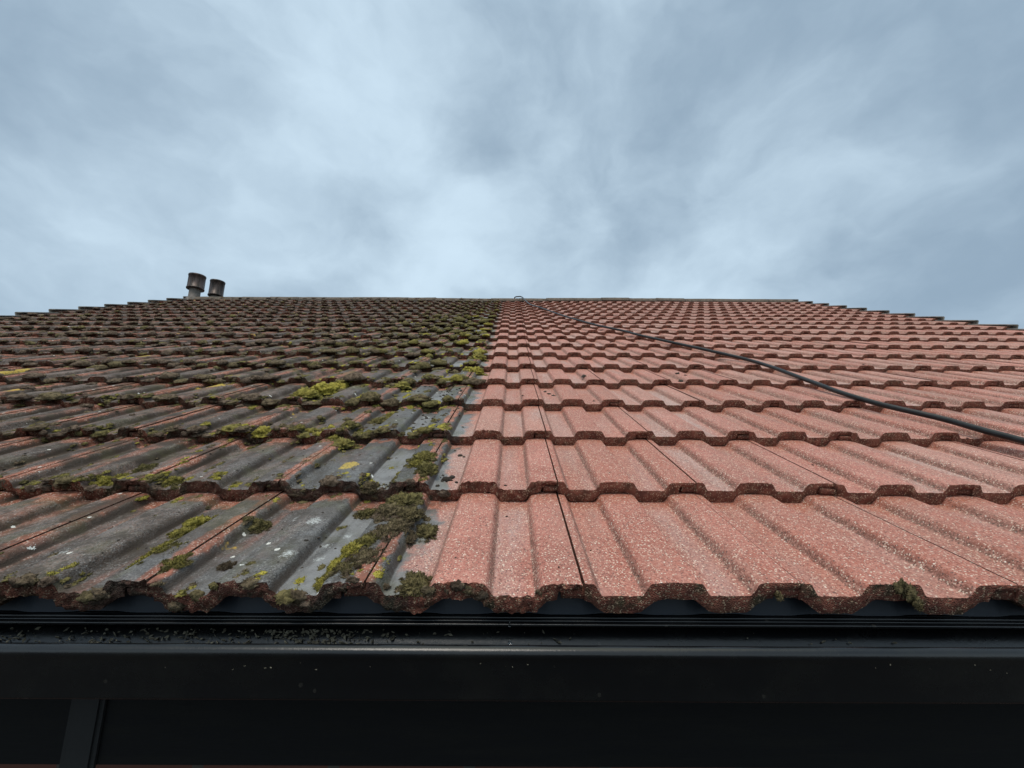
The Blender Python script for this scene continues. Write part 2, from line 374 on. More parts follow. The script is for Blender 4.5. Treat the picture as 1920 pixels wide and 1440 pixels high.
# ------------------------------------------------------------------ the house
house = tag(empty('house', (0, 0, 0)), 'house whose long tiled roof is mossy grey at left and scrubbed red at right', 'house')

# roof deck under the tiles (also the rear slope)
top = lip(NR - 1); RY = lip(NR - 1).y + .10; RZ = lip(NR - 1).z + .03
mb = MB(); prof = [(lip(n).y, lip(n).z - .055) for n in range(0, NR)]
prof[0] = (.03, prof[0][1] + .015)
prof += [(RY, RZ - .02), (2 * RY - .05, lip(0).z - .05), (2 * RY - .05, lip(0).z - .12), (RY, RZ - .12), (.06, lip(0).z - .10)]
mb.sweep_x(prof, [XL - .02, XR + .02], closed=True)
roof = link('roof', mb.mesh('roof', False), M_FELT, house)

def tile_arrays(n, k, fine, seed):
    a, u, nn, g_ = ROWS[n]; x0 = colx(k); rr = random.Random(seed)
    L = g_ + .055
    dirty = colx(k) + .15 < XB - .02 or (x0 < XB)
    xn = 96 if fine == 2 else (60 if fine == 1 else 40)
    gap = .0028 if (k == 0 or x0 < 0) else .0015
    xs = [-.030, -.024] + [0.0 + gap] ; 
    xs = list(np.linspace(gap, .300 - .0006, xn))
    vs_ = ([0, .002, .005, .009, .014, .02, .03, .05, .08, .12, .17, .22, .27, .32, L] if fine == 2 else
           [0, .004, .010, .02, .05, .12, .22, L] if fine == 1 else [0, .006, .02, .15, L])
    zf = 7 if fine == 2 else (4 if fine == 1 else 3)
    jx, jz, jr, jt = rr.uniform(-.0007, .0007), rr.uniform(-.0008, .0012), rr.uniform(-.0022, .0022), rr.uniform(-.002, .003)
    if n == 0: jz *= .3
    js = rr.uniform(-.0035, .0035) if n else rr.uniform(-.001, .001); jr *= 1.3
    V = []; UV = []; HT = []; Fc = []
    def emit(x, v, h, uvv, hgt, amp):
        X = x0 + x; wx, wy, wz = X * 1.0, n * .37 + v, h
        q = Vector((X * 70, (n * 5 + v) * 70, h * 70))
        if amp > 0:
            v2 = v - amp * (.6 * noise.noise(q) + .6 * noise.noise(q * 2.7)) - amp * .25
            h2 = h + amp * .45 * noise.noise(q * 1.6 + Vector((9, 0, 0)))
            x2 = x + amp * .3 * noise.noise(q * 1.9 + Vector((0, 9, 0)))
        else: v2, h2, x2 = v, h, x
        h2 += jz + jr * (x / .3 - .5) + jt * (v / g_ if v < g_ else 1) * 0
        p = a + u * (v2 + js + (x / .3 - .5) * jx * 3) + nn * h2 + Vector((x0 + x2 + jx, 0, 0))
        V.append(p); UV.append((x / .3, uvv)); HT.append(hgt)
    am = (.0058 if dirty else .0021) if fine else (.007 if dirty else .002)
    nx = len(xs)
    def bot(x):
        hb = Hbot(x0 + x) - T
        if x > .300 - .034: hb = max(hb, Htop(x0 + x) - .012)
        return hb
    def grid(rows):
        b = len(V) - nx * rows
        for i in range(rows - 1):
            for j in range(nx - 1):
                Fc.append((b + i * nx + j, b + i * nx + j + 1, b + (i + 1) * nx + j + 1, b + (i + 1) * nx + j))
    # top face
    for v in vs_:
        for x in xs:
            ht = Htop(x0 + x)
            amp = am * max(0, 1 - v / .016)
            # gentle wear of the face
            w_ = .0006 * noise.noise(Vector((( x0 + x) * 25, (n + v) * 25, 0))) if fine else 0
            emit(x, v, ht + w_ - (.0008 if v == 0 else 0), v / g_, min(1, ht / .0172), amp)
    grid(len(vs_))
    # lip face (own verts so that it shades and colours apart)
    for i in range(zf):
        t = i / (zf - 1)
        for x in xs:
            h = Htop(x0 + x) * (1 - t) + bot(x) * t - .0008 * (1 - t)
            bulge = .0015 * math.sin(t * math.pi)
            emit(x, 0 + .0025 * t - bulge, h, -1, .5, am if i == 0 else am * 1.25)
    b = len(V) - nx * zf
    for i in range(zf - 1):
        for j in range(nx - 1):
            Fc.append((b + (i + 1) * nx + j, b + (i + 1) * nx + j + 1, b + i * nx + j + 1, b + i * nx + j))
    lastlip = b + (zf - 1) * nx
    # underside
    for v in (.0025, L):
        for x in xs: emit(x, v, bot(x), -1, .5, am * 1.25 if v < .01 else 0)
    b = len(V) - 2 * nx
    for j in range(nx - 1): Fc.append((b + nx + j, b + nx + j + 1, b + j + 1, b + j))
    # side walls
    for x, flip in ((xs[0], 1), (xs[-1], 0)):
        b = len(V)
        for v in (0, L):
            emit(x, v, Htop(x0 + x) - .0008, -1, .5, am if v == 0 else 0); emit(x, v, bot(x), -1, .5, am if v == 0 else 0)
        f = (b, b + 1, b + 3, b + 2); Fc.append(f if flip else f[::-1])
    # interlocking tongue under the neighbour's edge
    tx = np.linspace(-.029, gap + .002, 6)
    b = len(V)
    for v in (.003, L):
        for x in tx:
            emit(x, v, Htop(x0 + x) - .0135, -1, .5, am * .8 if v < .01 else 0); 
        for x in tx:
            emit(x, v, Hbot(x0 + x) - T + .001, -1, .5, am * .8 if v < .01 else 0)
    for j in range(5):
        Fc.append((b + j, b + j + 1, b + 13 + j, b + 12 + j)); Fc.append((b + 6 + j, b + 6 + j + 1, b + j + 1, b + j))
        Fc.append((b + 18 + j, b + 19 + j, b + 7 + j, b + 6 + j))
    Fc.append((b, b + 12, b + 18, b + 6))
    return V, UV, HT, Fc
def build_mesh(name, parts):
    V = []; UV = []; HT = []; RD = []; FF = []
    for (v, uv, ht, f, r) in parts:
        b = len(V); V += [tuple(p) for p in v]; UV += uv; HT += ht; RD += [r] * len(v); FF += [tuple(i + b for i in q) for q in f]
    me = bpy.data.meshes.new(name); me.from_pydata(V, [], FF); me.update()
    ul = me.uv_layers.new(name='UVMap')
    li = np.empty(len(me.loops), dtype=np.int32); me.loops.foreach_get('vertex_index', li)
    ul.data.foreach_set('uv', np.array(UV, dtype=np.float32)[li].ravel())
    a1 = me.attributes.new('height', 'FLOAT', 'POINT'); a1.data.foreach_set('value', np.array(HT, dtype=np.float32))
    a2 = me.attributes.new('rand', 'FLOAT', 'POINT'); a2.data.foreach_set('value', np.array(RD, dtype=np.float32))
    me.polygons.foreach_set('use_smooth', [True] * len(me.polygons))
    return me
cands = []
def proj(p):
    q = cam.matrix_world.inverted() @ Vector(p); return 960 + F * q.x / -q.z, 720 - F * q.y / -q.z, -q.z
for n in range(NR):
    for k in range(K0, K1):
        x0 = colx(k)
        pc = [proj(roof_pt(x0 + dx_, n, dv)) for dx_ in (.0, .3) for dv in (0, .3)]
        vis = max(p[0] for p in pc) > 0 and min(p[0] for p in pc) < 1920
        dist = (roof_pt(x0 + .15, n, .15) - CAM).length
        cands.append((0 if vis else 1, dist, n, k))
cands.sort()
near = {(c[2], c[3]): i for i, c in enumerate(cands[:100])}
rest = []
for vis, dist, n, k in cands:
    fine = 2 if n <= 2 and vis == 0 else (1 if dist < 4.2 else 0)
    V_, UV_, HT_, F_ = tile_arrays(n, k, fine, n * 97 + k * 13 + 5)
    part = (V_, UV_, HT_, F_, rnd.random())
    if (n, k) in near:
        o = link('roof_tile', build_mesh('roof_tile', [part]), M_TILE, roof)
        if colx(k) < XB - .1 and colx(k) + .3 > XB: o['label'] = 'roof tile half cleaned, grimy on its left and red on its right'
        elif colx(k) < XB: o['label'] = 'grimy grey roof tile with moss and lichen'
        else: o['label'] = 'cleaned red roof tile'
    else: rest.append(part)
tag(link('roof_tiles', build_mesh('roof_tiles', rest), M_TILE, roof), kind='stuff')

# ridge tiles
NRG = 22; rl = (XR - XL + .06) / NRG
for i in range(NRG):
    xa = XL - .03 + i * rl; mb = MB(); pr = []
    rr = random.Random(i * 3 + 1); dz = rr.uniform(-.004, .006) - .010 * math.exp(-((xa + .1) / .9) ** 2) + .012 * math.exp(-((xa - 1.4) / 1.4) ** 2)
    dz2 = dz + rr.uniform(-.005, .005)
    for (rad, order) in ((.125, 1), (.108, -1)):
        arc = [(RY + rad * 1.05 * math.cos(q), RZ - .075 + rad * .95 * math.sin(q)) for q in np.linspace(R(12), R(168), 17)]
        pr += arc[::order]
    xs = list(np.linspace(xa + .002, xa + rl - .002, 7))
    mb.sweep_x(pr, xs, closed=True, wob=lambda x: dz + (dz2 - dz) * (x - xa) / rl)
    if i == NRG - 1 or i == 0:     # closed end with mortar plug
        xe = xs[-1] if i else xs[0]; e = 1 if i else -1
        plug = [(RY + .106 * 1.05 * math.cos(q), RZ - .075 + .106 * .95 * math.sin(q)) for q in np.linspace(R(12), R(168), 17)]
        mb.sweep_x(plug, sorted([xe - e * .05, xe + e * .012]), closed=True)
    me = norm_consistent(mb.mesh('ridge_tile'))
    for v in me.vertices:
        q = Vector(v.co) * 30; v.co.z += .003 * noise.noise(q); v.co.y += .003 * noise.noise(q + Vector((5, 5, 5)))
    link('ridge_tile', me, M_RIDGE, roof)

# verge caps at the two gables, one per course
for sgn, xe in ((-1, XL), (1, XR)):
    for n in range(NR):
        a, u, nn, g_ = ROWS[n]; L = g_ + .03
        x_in, x_out = xe - sgn * .030, xe + sgn * .058
        sec = [(x_in, .0215), (x_in, .030), (x_out - sgn * .012, .030), (x_out, .022), (x_out, -.075), (x_out - sgn * .012, -.075), (x_out - sgn * .012, .0215)]
        vs = []
        lift = .012
        for t in (-.012, .02, L):
            for (x, h) in sec: vs.append(a + u * t + nn * (h + lift * (1 - t / L)) + Vector((x, 0, 0)))
        m_ = len(sec); mb = MB(); fs = []
        for i in range(2):
            for j in range(m_):
                q = (j + 1) % m_; fs.append((i * m_ + j, (i + 1) * m_ + j, (i + 1) * m_ + q, i * m_ + q))
        fs += [tuple(range(m_)), tuple(2 * m_ + j for j in reversed(range(m_)))]
        mb.add(vs, fs); link('verge_tile', norm_consistent(mb.mesh('verge_tile', False)), M_VERGE, roof)

# ------------------------------------------------------------------ eaves: filler, fascia, gutter
GY = -.062                                      # front of the gutter
def zpix(py, y): # height of the photo row py at depth y on the centre line
    ang = math.atan((py - 720) / F) - TH; return CAM.z - math.tan(ang) * (y - CAM.y)
xs_long = list(np.arange(XL - .05, XR + .06, .12))
ztop = zpix(1152, .030)
a0, u_0, nn0, g0 = ROWS[0]
mb = MB(); cx = [XL + .001 + i * .005 for i in range(int((XR - XL) / .005))]; vs = []
for x in cx:
    q = a0 + u_0 * .030 + nn0 * (Hbot(x) - T - .001); vs += [(x, q.y, ztop), (x, q.y, q.z), (x, q.y + .012, q.z + .004), (x, q.y + .012, ztop)]
mb.add(vs, [(4 * i + j, 4 * i + 4 + j, 4 * i + 4 + (j + 1) % 4, 4 * i + (j + 1) % 4) for i in range(len(cx) - 1) for j in range(4)])
link('eaves_filler', norm_consistent(mb.mesh('eaves_filler', False)), M_FILL, house)
# vent strip over the fascia: three stepped ribs
mb = MB()
za, zb, zc = zpix(1158, .022), zpix(1165, .018), zpix(1172, .012)
wv = lambda x: .0008 * noise.noise(Vector((x * 3, 1, 1)))
mb.sweep_x([(.045, ztop - .001), (.026, ztop - .001), (.024, ztop - .004), (.028, ztop - .005), (.028, zb + .002), (.020, zb + .001), (.019, zb - .001), (.024, zb - .002), (.024, zc + .002), (.014, zc + .001), (.013, zc - .001), (.016, zc - .003), (.045, zc - .004)], xs_long, closed=True, wob=wv)
link('vent_strip', norm_consistent(mb.mesh('vent_strip')), M_GUT, house)
zf0 = zc - .005; zf1 = zpix(1437.5, .040)
mb = MB(); mb.box(XL - .02, XR + .02, .040, .058, zf1, zf0)
fascia = link('fascia', norm_consistent(mb.mesh('fascia', False)), M_FASC, house)
# cover strip over a fascia joint, left
def xpix(px, py, y):
    d = pxdir(px, py); return CAM.x + d.x / d.y * (y - CAM.y)
mb = MB(); xa, xb = xpix(122, 1380, .036), xpix(186, 1380, .036)
mb.add([], []); mb.sweep_x([(.039, zf1 - .003), (.0355, zf1 - .003), (.0355, zf0 - .03), (.039, zf0 - .03)], [xa, xb], closed=True)
mb.sweep_x([(.0355, zf1 - .003), (.0325, zf1 - .001), (.0325, zf0 - .03), (.0355, zf0 - .03)], [xa + .008, xb - .006], closed=True)
link('joint_strip', norm_consistent(mb.mesh('joint_strip', False)), M_STRIP, fascia)
# dark trim under the fascia
mb = MB(); mb.box(XL - .02, XR + .02, .060, .40, zf1 + .012, zf1 + .020)
link('soffit', norm_consistent(mb.mesh('soffit', False)), M_FASC, house)
# gutter
zr = zpix(1213, GY + .004)
ctr = []
def arc(cy, cz, r0, r1, a0, a1, n): return [(cy + r0 * math.cos(R(q)), cz + r1 * math.sin(R(q))) for q in np.linspace(a0, a1, n)]
br = .0085
outer = arc(GY + br, zr - br, br, br, 20, 215, 14)                  # rolled rim
outer += [(GY + .0035, zr - .0185), (GY + .0045, zr - .026)]
zbot = zpix(1317, GY + .012)
outer += [(GY + .0095, zbot + .020), (GY + .011, zbot + .009)] + arc(GY + .0150, zbot + .0045, .0035, .0045, 178, 270, 7) + [(.0, zbot - .006), (.022, zbot - .003), (.034, zbot + .016), (.037, zc - .010)]
inner = [(.034, zc - .010), (.031, zbot + .020), (.018, zbot + .004), (.0, zbot + .001), (GY + .022, zbot + .004), (GY + .0135, zbot + .020), (GY + .011, zr - .020)]
mb = MB(); wg = lambda x: .0007 * noise.noise(Vector((x * 1.7, 4, 1)))
mb.sweep_x(outer + inner, list(np.linspace(XL - .03, XR + .03, 80)), closed=True, wob=wg)
gut = link('gutter', norm_consistent(mb.mesh('gutter')), M_GUT, house)
# gutter union bracket far left and right (clip round the joint)
for xj in (-1.9, 2.1, -3.9, 4.1):
    o2 = [(y + (-.002), z - .002 if i > 14 else z + .0015) for i, (y, z) in enumerate(outer)]
    mb = MB(); mb.sweep_x(o2 + inner, [xj, xj + .07], closed=True)
    link('gutter_union', norm_consistent(mb.mesh('gutter_union')), M_GUT, gut)

# walls, gables, rear
mb = MB(); mb.box(XL + .02, XR - .02, .18, 2 * RY - .25, 0, zf1 + .02)
mb.add([(XL + .02, .18, zf1 + .02), (XL + .02, 2 * RY - .25, zf1 + .02), (XL + .02, RY, RZ - .13), (XR - .02, .18, zf1 + .02), (XR - .02, 2 * RY - .25, zf1 + .02), (XR - .02, RY, RZ - .13)], [(0, 1, 2), (3, 5, 4), (0, 2, 5, 3), (1, 4, 5, 2)])
link('wall', norm_consistent(mb.mesh('wall', False)), M_BRICK, house)

# flue terminals by the left end of the ridge
def mat_cowl():
    m, k, b = newmat('cowl_metal')
    pos = k.n('ShaderNodeNewGeometry').outputs['Position']; st = k.scale(pos, (1, 1, .12))
    n_ = k.noise(st, 26, 4, .6)
    k.set(b.inputs['Base Color'], k.mix(k.ss(n_, .35, .62), (.016, .011, .009), (.085, .058, .048)))
    b.inputs['Metallic'].default_value = .35; b.inputs['Roughness'].default_value = .42
    return m
M_COWL = mat_cowl(); M_NECK = simple('flue_neck', (.10, .09, .075), (.20, .17, .15), 20, .85)
def at_depth(px, py, Y):
    d = pxdir(px, py); return CAM + d * ((Y - CAM.y) / d.y)
for (px, ptop, pbot, Yf, lab) in ((369, 514, 543, RY - .04, 'flue terminal by the gable, standing full height on the ridge'), (407, 525, 556, RY + .55, 'flue terminal half hidden behind the ridge')):
    tp = at_depth(px, ptop + 3, Yf); bt = at_depth(px - 3, pbot, Yf); hgt = tp.z - bt.z; rad = .118 if Yf < RY else .113
    c = (bt.x, Yf, bt.z)
    mb = MB()
    base_z = RZ - .02 if Yf < RY else RZ - .34
    mb.lathe([(rad * .95, base_z - bt.z - .06), (rad * .9, base_z - bt.z + .01), (rad * .68, base_z - bt.z + .035), (rad * .66, .03), (rad * .66, hgt * .9)], c, 32)
    fl = link('flue_terminal', norm_consistent(mb.mesh('flue_terminal')), M_NECK, house); fl['label'] = lab
    mb = MB()
    mb.lathe([(rad * .7, .01), (rad * 1.04, 0), (rad * 1.06, .012), (rad * 1.04, .024), (rad * .99, .028), (rad * .985, hgt - .03), (rad * 1.03, hgt - .026), (rad * 1.045, hgt - .012), (rad * 1.03, hgt), (rad * .93, hgt + .004), (rad * .9, hgt - .02), (.001, hgt - .022)], c, 48)
    for q in range(9):      # raised seams
        t = 2 * math.pi * q / 9; e = Vector((math.cos(t), math.sin(t), 0)); f = Vector((-math.sin(t), math.cos(t), 0)); cc = Vector(c)
        vs = [cc + e * (rad * (.97 if i in (0, 3) else 1.006)) + f * (s_ * .006) + Vector((0, 0, z)) for z in (.026, hgt - .028) for i, s_ in ((0, -1), (1, 1), (2, 1), (3, -1))]
        mb.add(vs, [(0, 1, 5, 4), (1, 2, 6, 5), (2, 3, 7, 6), (3, 0, 4, 7)])
    link('cowl', norm_consistent(mb.mesh('cowl')), M_COWL, fl)

# ------------------------------------------------------------------ hose lying on the roof
hp = [(993, 570), (1017, 578), (1050, 590), (1083, 600), (1120, 610), (1167, 620), (1200, 628.7), (1260, 642), (1350, 662), (1425, 681), (1519, 715), (1575, 735.6), (1650, 758), (1762, 784), (1837, 805), (1920, 827), (1990, 848)]
HR = .0092
pts = []
def hose_hit(px, py):                          # it rests from lip to lip on the roll tops
    d = pxdir(px, py)
    for n in range(NR - 1):
        a, b = lip(n), lip(n + 1); u = (b - a).normalized(); nn = Vector((0, -u.z, u.y)); q = a + nn * (.0200 + HR)
        p = CAM + d * ((q - CAM).dot(nn) / d.dot(nn)); v = (p - q).dot(u)
        if -.004 <= v <= (b - a).length + .004: return p
for (px, py) in hp:
    p = hose_hit(px, py)
    if p and (not pts or p.y < pts[-1].y): pts.append(p)
# head: up over the ridge with a small loop
rt = Vector((pts[0].x, RY, RZ + .045))
p967 = at_depth(967, 556, RY); 
head = [Vector((p967.x - .02, RY + .25, RZ - .05)), Vector((p967.x - .022, RY + .08, RZ + .052)), Vector((p967.x - .018, RY - .02, RZ + .053)), Vector((p967.x + .004, RY - .05, RZ + .055)), Vector((p967.x + .03, RY - .08, RZ + .046)), Vector((p967.x + .10, RY - .10, RZ + .03))]
ctrl = head + pts
def catmull(P, sub=10):
    out = []
    for i in range(len(P) - 1):
        p0, p1, p2, p3 = P[max(i - 1, 0)], P[i], P[i + 1], P[min(i + 2, len(P) - 1)]
        for j in range(sub):
            t = j / sub
            out.append(.5 * ((2 * p1) + (p2 - p0) * t + (2 * p0 - 5 * p1 + 4 * p2 - p3) * t * t + (3 * p1 - p0 - 3 * p2 + p3) * t ** 3))
    out.append(P[-1]); return out
mb = MB(); mb.tube(catmull(ctrl), HR, 12)
tag(link('hose', norm_consistent(mb.mesh('hose')), M_HOSE), 'long black hose lying diagonally over the clean red tiles from the ridge to the right', 'hose')

# ------------------------------------------------------------------ moss
import bmesh as _bm
def ico(sub):
    b = _bm.new(); _bm.ops.create_icosphere(b, subdivisions=sub, radius=1)
    v = np.array([x.co[:] for x in b.verts]); f = [tuple(q.index for q in p.verts) for p in b.faces]; b.free(); return v, f
ICO = {s: ico(s) for s in (1, 2, 3, 4, 5)}
class Moss:
    def __init__(s): s.v = []; s.f = []; s.g = []; s.t = []
    def blob(s, c, ax, ay, az, rx, ry, rz, sub, green, seed, tufts=0, rough=.35):
        V, Fs = ICO[sub]; b = len(s.v); rr = random.Random(seed); off = Vector((rr.uniform(0, 99), rr.uniform(0, 99), rr.uniform(0, 99)))
        base = []
        for q in V:
            d = Vector(q)
            k = 1 + rough * noise.noise(d * 1.6 + off) + rough * .8 * noise.noise(d * 3.7 + off) + (rough * .5 * noise.noise(d * 8 + off) if sub >= 3 else 0)
            if sub >= 4: k += rough * .6 * noise.noise(d * 15 + off) + (rough * .4 * noise.noise(d * 31 + off) if sub >= 5 else 0)
            zz = d.z if d.z > 0 else d.z * .35
            p = c + ax * (d.x * rx * k) + ay * (d.y * ry * k) + az * (zz * rz * k)
            s.v.append(tuple(p)); s.g.append(green + rr.uniform(-.03, .03)); s.t.append(max(0, d.z) * (.25 + .9 * (k - 1)) + .15); base.append((p, d))
        s.f += [tuple(i + b for i in q) for q in Fs]
        for i in range(tufts):                       # little shoots standing off the cushion
            p, d = base[rr.randrange(len(base))]
            if d.z < -.1: continue
            nr = (ax * d.x / max(rx, .001) + ay * d.y / max(ry, .001) + az * d.z / max(rz, .001)).normalized()
            e = Vector((rr.uniform(-1, 1), rr.uniform(-1, 1), rr.uniform(-1, 1))).normalized(); L = rr.uniform(.0015, .0042)
            sd = nr.cross(e).normalized() * rr.uniform(.0004, .0009); tip = p + (nr + e * .7).normalized() * L
            b = len(s.v); s.v += [tuple(p - sd), tuple(p + sd), tuple(tip)]; s.f.append((b, b + 1, b + 2)); gg = green + rr.uniform(-.12, .12)
            s.g += [gg] * 3; s.t += [.1, .1, .9]
    def mesh(s, name):
        me = bpy.data.meshes.new(name); me.from_pydata(s.v, [], s.f); me.update()
        for nm, arr in (('green', s.g), ('tip', s.t)):
            a = me.attributes.new(nm, 'FLOAT', 'POINT'); a.data.foreach_set('value', np.array(arr, dtype=np.float32))
        me.polygons.foreach_set('use_smooth', [True] * len(me.polygons)); return me
EX = Vector((1, 0, 0))
# (px, py, width px, length along slope / width, height / width, green, label)
CL = [
 ([(780, 1080, 58, 1.0, .55, .33)], 'dark round moss cushion in the eaves pan nearest the gutter beside the red tiles'),
 ([(615, 1072, 34, 1.5, .4, .80), (636, 1050, 36, 1.6, .45, .88), (663, 1032, 36, 1.5, .45, .82), (690, 1018, 34, 1.4, .4, .6), (650, 1068, 44, 1.2, .25, .30), (690, 1045, 50, 1.2, .25, .2)], 'long yellow-green moss bank running up a roll left of the cleaned tiles'),
 ([(800, 985, 48, 1.1, .5, .35)], 'dark green moss tuft at the right tip of the biggest moss mass'),
 ([(755, 945, 60, 1.1, .4, .42), (730, 965, 50, 1.1, .4, .22), (768, 968, 50, 1.1, .4, .28), (745, 990, 50, 1.4, .35, .2), (715, 1005, 44, 1.2, .35, .2), (765, 1000, 30, 1.2, .3, .15)], 'biggest dark brown-green moss mass spread over the tile joint in the eaves row'),
 ([(700, 922, 44, .8, .7, .30), (690, 908, 36, .8, .6, .2)], 'brown-olive moss lump spilling over a lip just left of the biggest moss mass'),
 ([(688, 951, 34, .9, .5, .42)], 'small olive moss button just below the brown lump in a grey pan'),
 ([(795, 862, 40, 1.1, .5, .62), (800, 884, 42, 1.0, .5, .52), (782, 874, 30, 1, .5, .7)], 'olive-yellow moss cushion on the roll beside the clean tiles, second tile row'),
 ([(615, 820, 36, .9, .5, .85), (643, 832, 42, .9, .5, .65), (630, 824, 30, .9, .5, .75)], 'bright twin moss cushion on a lip above the round yellow lichen patch'),
 ([(490, 922, 62, .5, .35, .48), (470, 926, 36, .5, .4, .36)], 'olive moss pad hanging on the lip left of centre in the second tile row'),
 ([(485, 975, 42, .8, .6, .42)], 'round dark green moss button sitting on a tile joint in the eaves row'),
 ([(345, 985, 40, 1.0, .5, .72), (370, 968, 42, 1.1, .5, .82)], 'yellow-green moss cushion on the shoulder of a wide grey roll at left, eaves row'),
 ([(310, 1025, 40, 1.2, .45, .75), (285, 1038, 40, 1.2, .45, .8), (262, 1052, 34, 1.1, .4, .72)], 'long yellow-green moss strip near the gutter at left, above a brown tile joint'),
 ([(332, 1058, 34, 1.1, .4, .66)], 'small green moss pad right next to the long yellow-green strip'),
 ([(422, 1045, 22, 1.1, .5, .08)], 'tiny dark brown moss crumb alone on a grey roll near the gutter'),
 ([(200, 893, 38, .8, .5, .8), (228, 885, 32, .8, .5, .72)], 'bright green moss cushion at far left in the second tile row'),
 ([(322, 892, 30, .9, .6, .7)], 'small green round moss button in the second tile row, left of centre'),
 ([(272, 880, 34, .9, .5, .45)], 'olive moss lump between the two bright cushions at left'),
 ([(493, 803, 38, .9, .6, .82)], 'bright green moss knob on the lip of the third tile row'),
 ([(578, 800, 30, .8, .4, .74), (560, 803, 22, .8, .4, .66)], 'low yellow-green moss pad to the right of the bright knob'),
 ([(575, 742, 44, 1.0, .5, .75), (605, 733, 48, 1.0, .55, .9), (632, 724, 44, 1.0, .5, .86), (583, 752, 34, 1, .5, .6)], 'long row of bright yellow-green moss cushions on one roll, upper left of centre'),
 ([(687, 738, 30, .9, .45, .92)], 'small bright moss spot on a grey roll, right of the long bright row'),
 ([(724, 762, 46, 1.0, .5, .82), (712, 783, 34, 1.0, .5, .5), (738, 772, 30, 1, .5, .7)], 'lumpy yellow-green moss cushion on the lip of the fourth tile row'),
 ([(775, 760, 44, .7, .45, .55), (800, 764, 30, .7, .4, .42)], 'flat olive moss pad along a lip between the yellow cushion and the clean tiles'),
 ([(657, 800, 34, .9, .5, .52)], 'small olive moss lump above the twin cushion'),
 ([(868, 762, 30, .9, .6, .38), (850, 755, 26, .9, .6, .25)], 'dark moss lump on a lip corner touching the clean red tiles'),
 ([(893, 697, 34, .8, .5, .85), (878, 694, 20, .8, .5, .9)], 'bright moss cushion in the pan next to the red tiles, middle of the roof'),
 ([(898, 673, 28, .9, .6, .68)], 'olive green moss cushion just up the slope from the bright one beside the red tiles'),
 ([(752, 726, 36, .9, .4, .70)], 'yellowish moss pad two rolls left of the clean tiles in the fifth tile row'),
]
def add_blob(ms, px, py, wpx, lr, hr, green, sub, tufts, seed):
    h3 = hit(px, py, .015)
    if not h3: return
    X, n, v = h3
    p = roof_pt(X, n, max(v, .004), -.003); a, u, nn, g_ = ROWS[n]; D = proj(p)[2]
    rx = wpx / F * D / 2; ms.blob(p, EX, u, nn, rx * .86, rx * lr, rx * hr * 1.15, sub, green, seed, tufts, .42)
    rs = random.Random(seed + 7)
    for q in range(12):                           # smaller shoots round the foot of the cushion
        t = rs.uniform(0, 6.28); d_ = rs.uniform(.75, 1.35); s_ = rx * rs.uniform(.12, .34)
        X2 = X + math.cos(t) * rx * d_; v2 = v + math.sin(t) * rx * lr * 1.1 * d_
        if v2 < 0 or v2 > g_: continue
        ms.blob(roof_pt(X2, n, v2, -.001), EX, u, nn, s_, s_ * rs.uniform(.7, 1.5), s_ * .6, 3, max(0, green - rs.uniform(0, .3)), rs.random() * 1e6, tufts // 10, .45)
for i, (bl, lab) in enumerate(CL):
    ms = Moss()
    for j, (px, py, wpx, lr, hr, gr) in enumerate(bl):
        add_blob(ms, px, py, wpx, lr, hr, gr, 5 if py > 850 else 4, 2600 if py > 850 else 500, i * 31 + j)
    tag(link('moss_clump', ms.mesh('moss_clump'), M_MOSS), lab, 'moss', 'moss cushions on the uncleaned tiles')

ms = Moss(); rm = random.Random(11)
for n in range(NR):
    a, u, nn, g_ = ROWS[n]
    r0 = int((XL + .02) / P0); 
    for j in range(r0, 0):
        for half in (0.5, 0.0):                    # on the roll lip / in the pan
            X0 = (j + half) * P0 + OFFX
            if X0 > XB - .03 or X0 < XL + .03: continue
            pp = proj(roof_pt(X0, n, 0)); 
            if pp[0] < -120: continue
            near_b = math.exp(-(XB - X0) / 1.0)
            prob = (.80 if half else .5) * (1 if n > 1 else .6)
            for rep in range(5):
                if rm.random() > prob * (1 - .13 * rep): continue
                D = pp[2]; X = X0 + rm.gauss(0, .028)
                if X > XB - .02: continue
                onlip = rm.random() < .62
                v = rm.uniform(-.003, .012) if onlip else rm.choice([rm.uniform(.01, .3), g_ - rm.uniform(0, .05)])
                sz = rm.uniform(.008, .021) * (1 + .35 * near_b * (2 < n < 13)) * (1.2 if onlip else .9) * (1.2 if n > 3 else (.45, .6, .8, 1.0)[n])
                gmax = .01 + .64 * near_b ** 1.3 * min(1, .3 + n * .11) * (1 if n < 13 else .7)
                gr = max(0, min(1, rm.gauss(gmax, .13)))
                if rm.random() < .04: gr = min(1, gr + .35)
                sub = 3 if D < 1.6 else 2 if D < 3.2 else 1
                if sub == 1: sub = 2 if D < 4.5 else 1
                p = roof_pt(X, n, v, -.002 - (.002 if onlip else 0))
                ms.blob(p, EX, u, nn, sz * rm.uniform(.9, 1.7), sz * rm.uniform(.7, 1.5), sz * rm.uniform(.45, .85), sub, gr, rm.random() * 1e6, 60 if D < 1.6 else 0, .45)
    # moss beard on the face of the lips
    if n < 9:
        for q in range(int(26 + n * 10)):
            X = rm.uniform(max(XL, -1.05 * lip(n).y - 1.0 - n * .2), XB + (.02 if n else .25))
            D = proj(roof_pt(X, n, 0))[2]; h = rm.uniform(-.018, .002)
            p = roof_pt(X, n, -.001, h); gr = max(0, min(.5, rm.gauss(.08, .14)))
            sz = rm.uniform(.003, .009)
            ms.blob(p, EX, nn, -u, sz * 1.4, sz, sz * .55, 3 if D < 1.2 else 2, gr, rm.random() * 1e6, 40 if D < 1.2 else 0, .5)
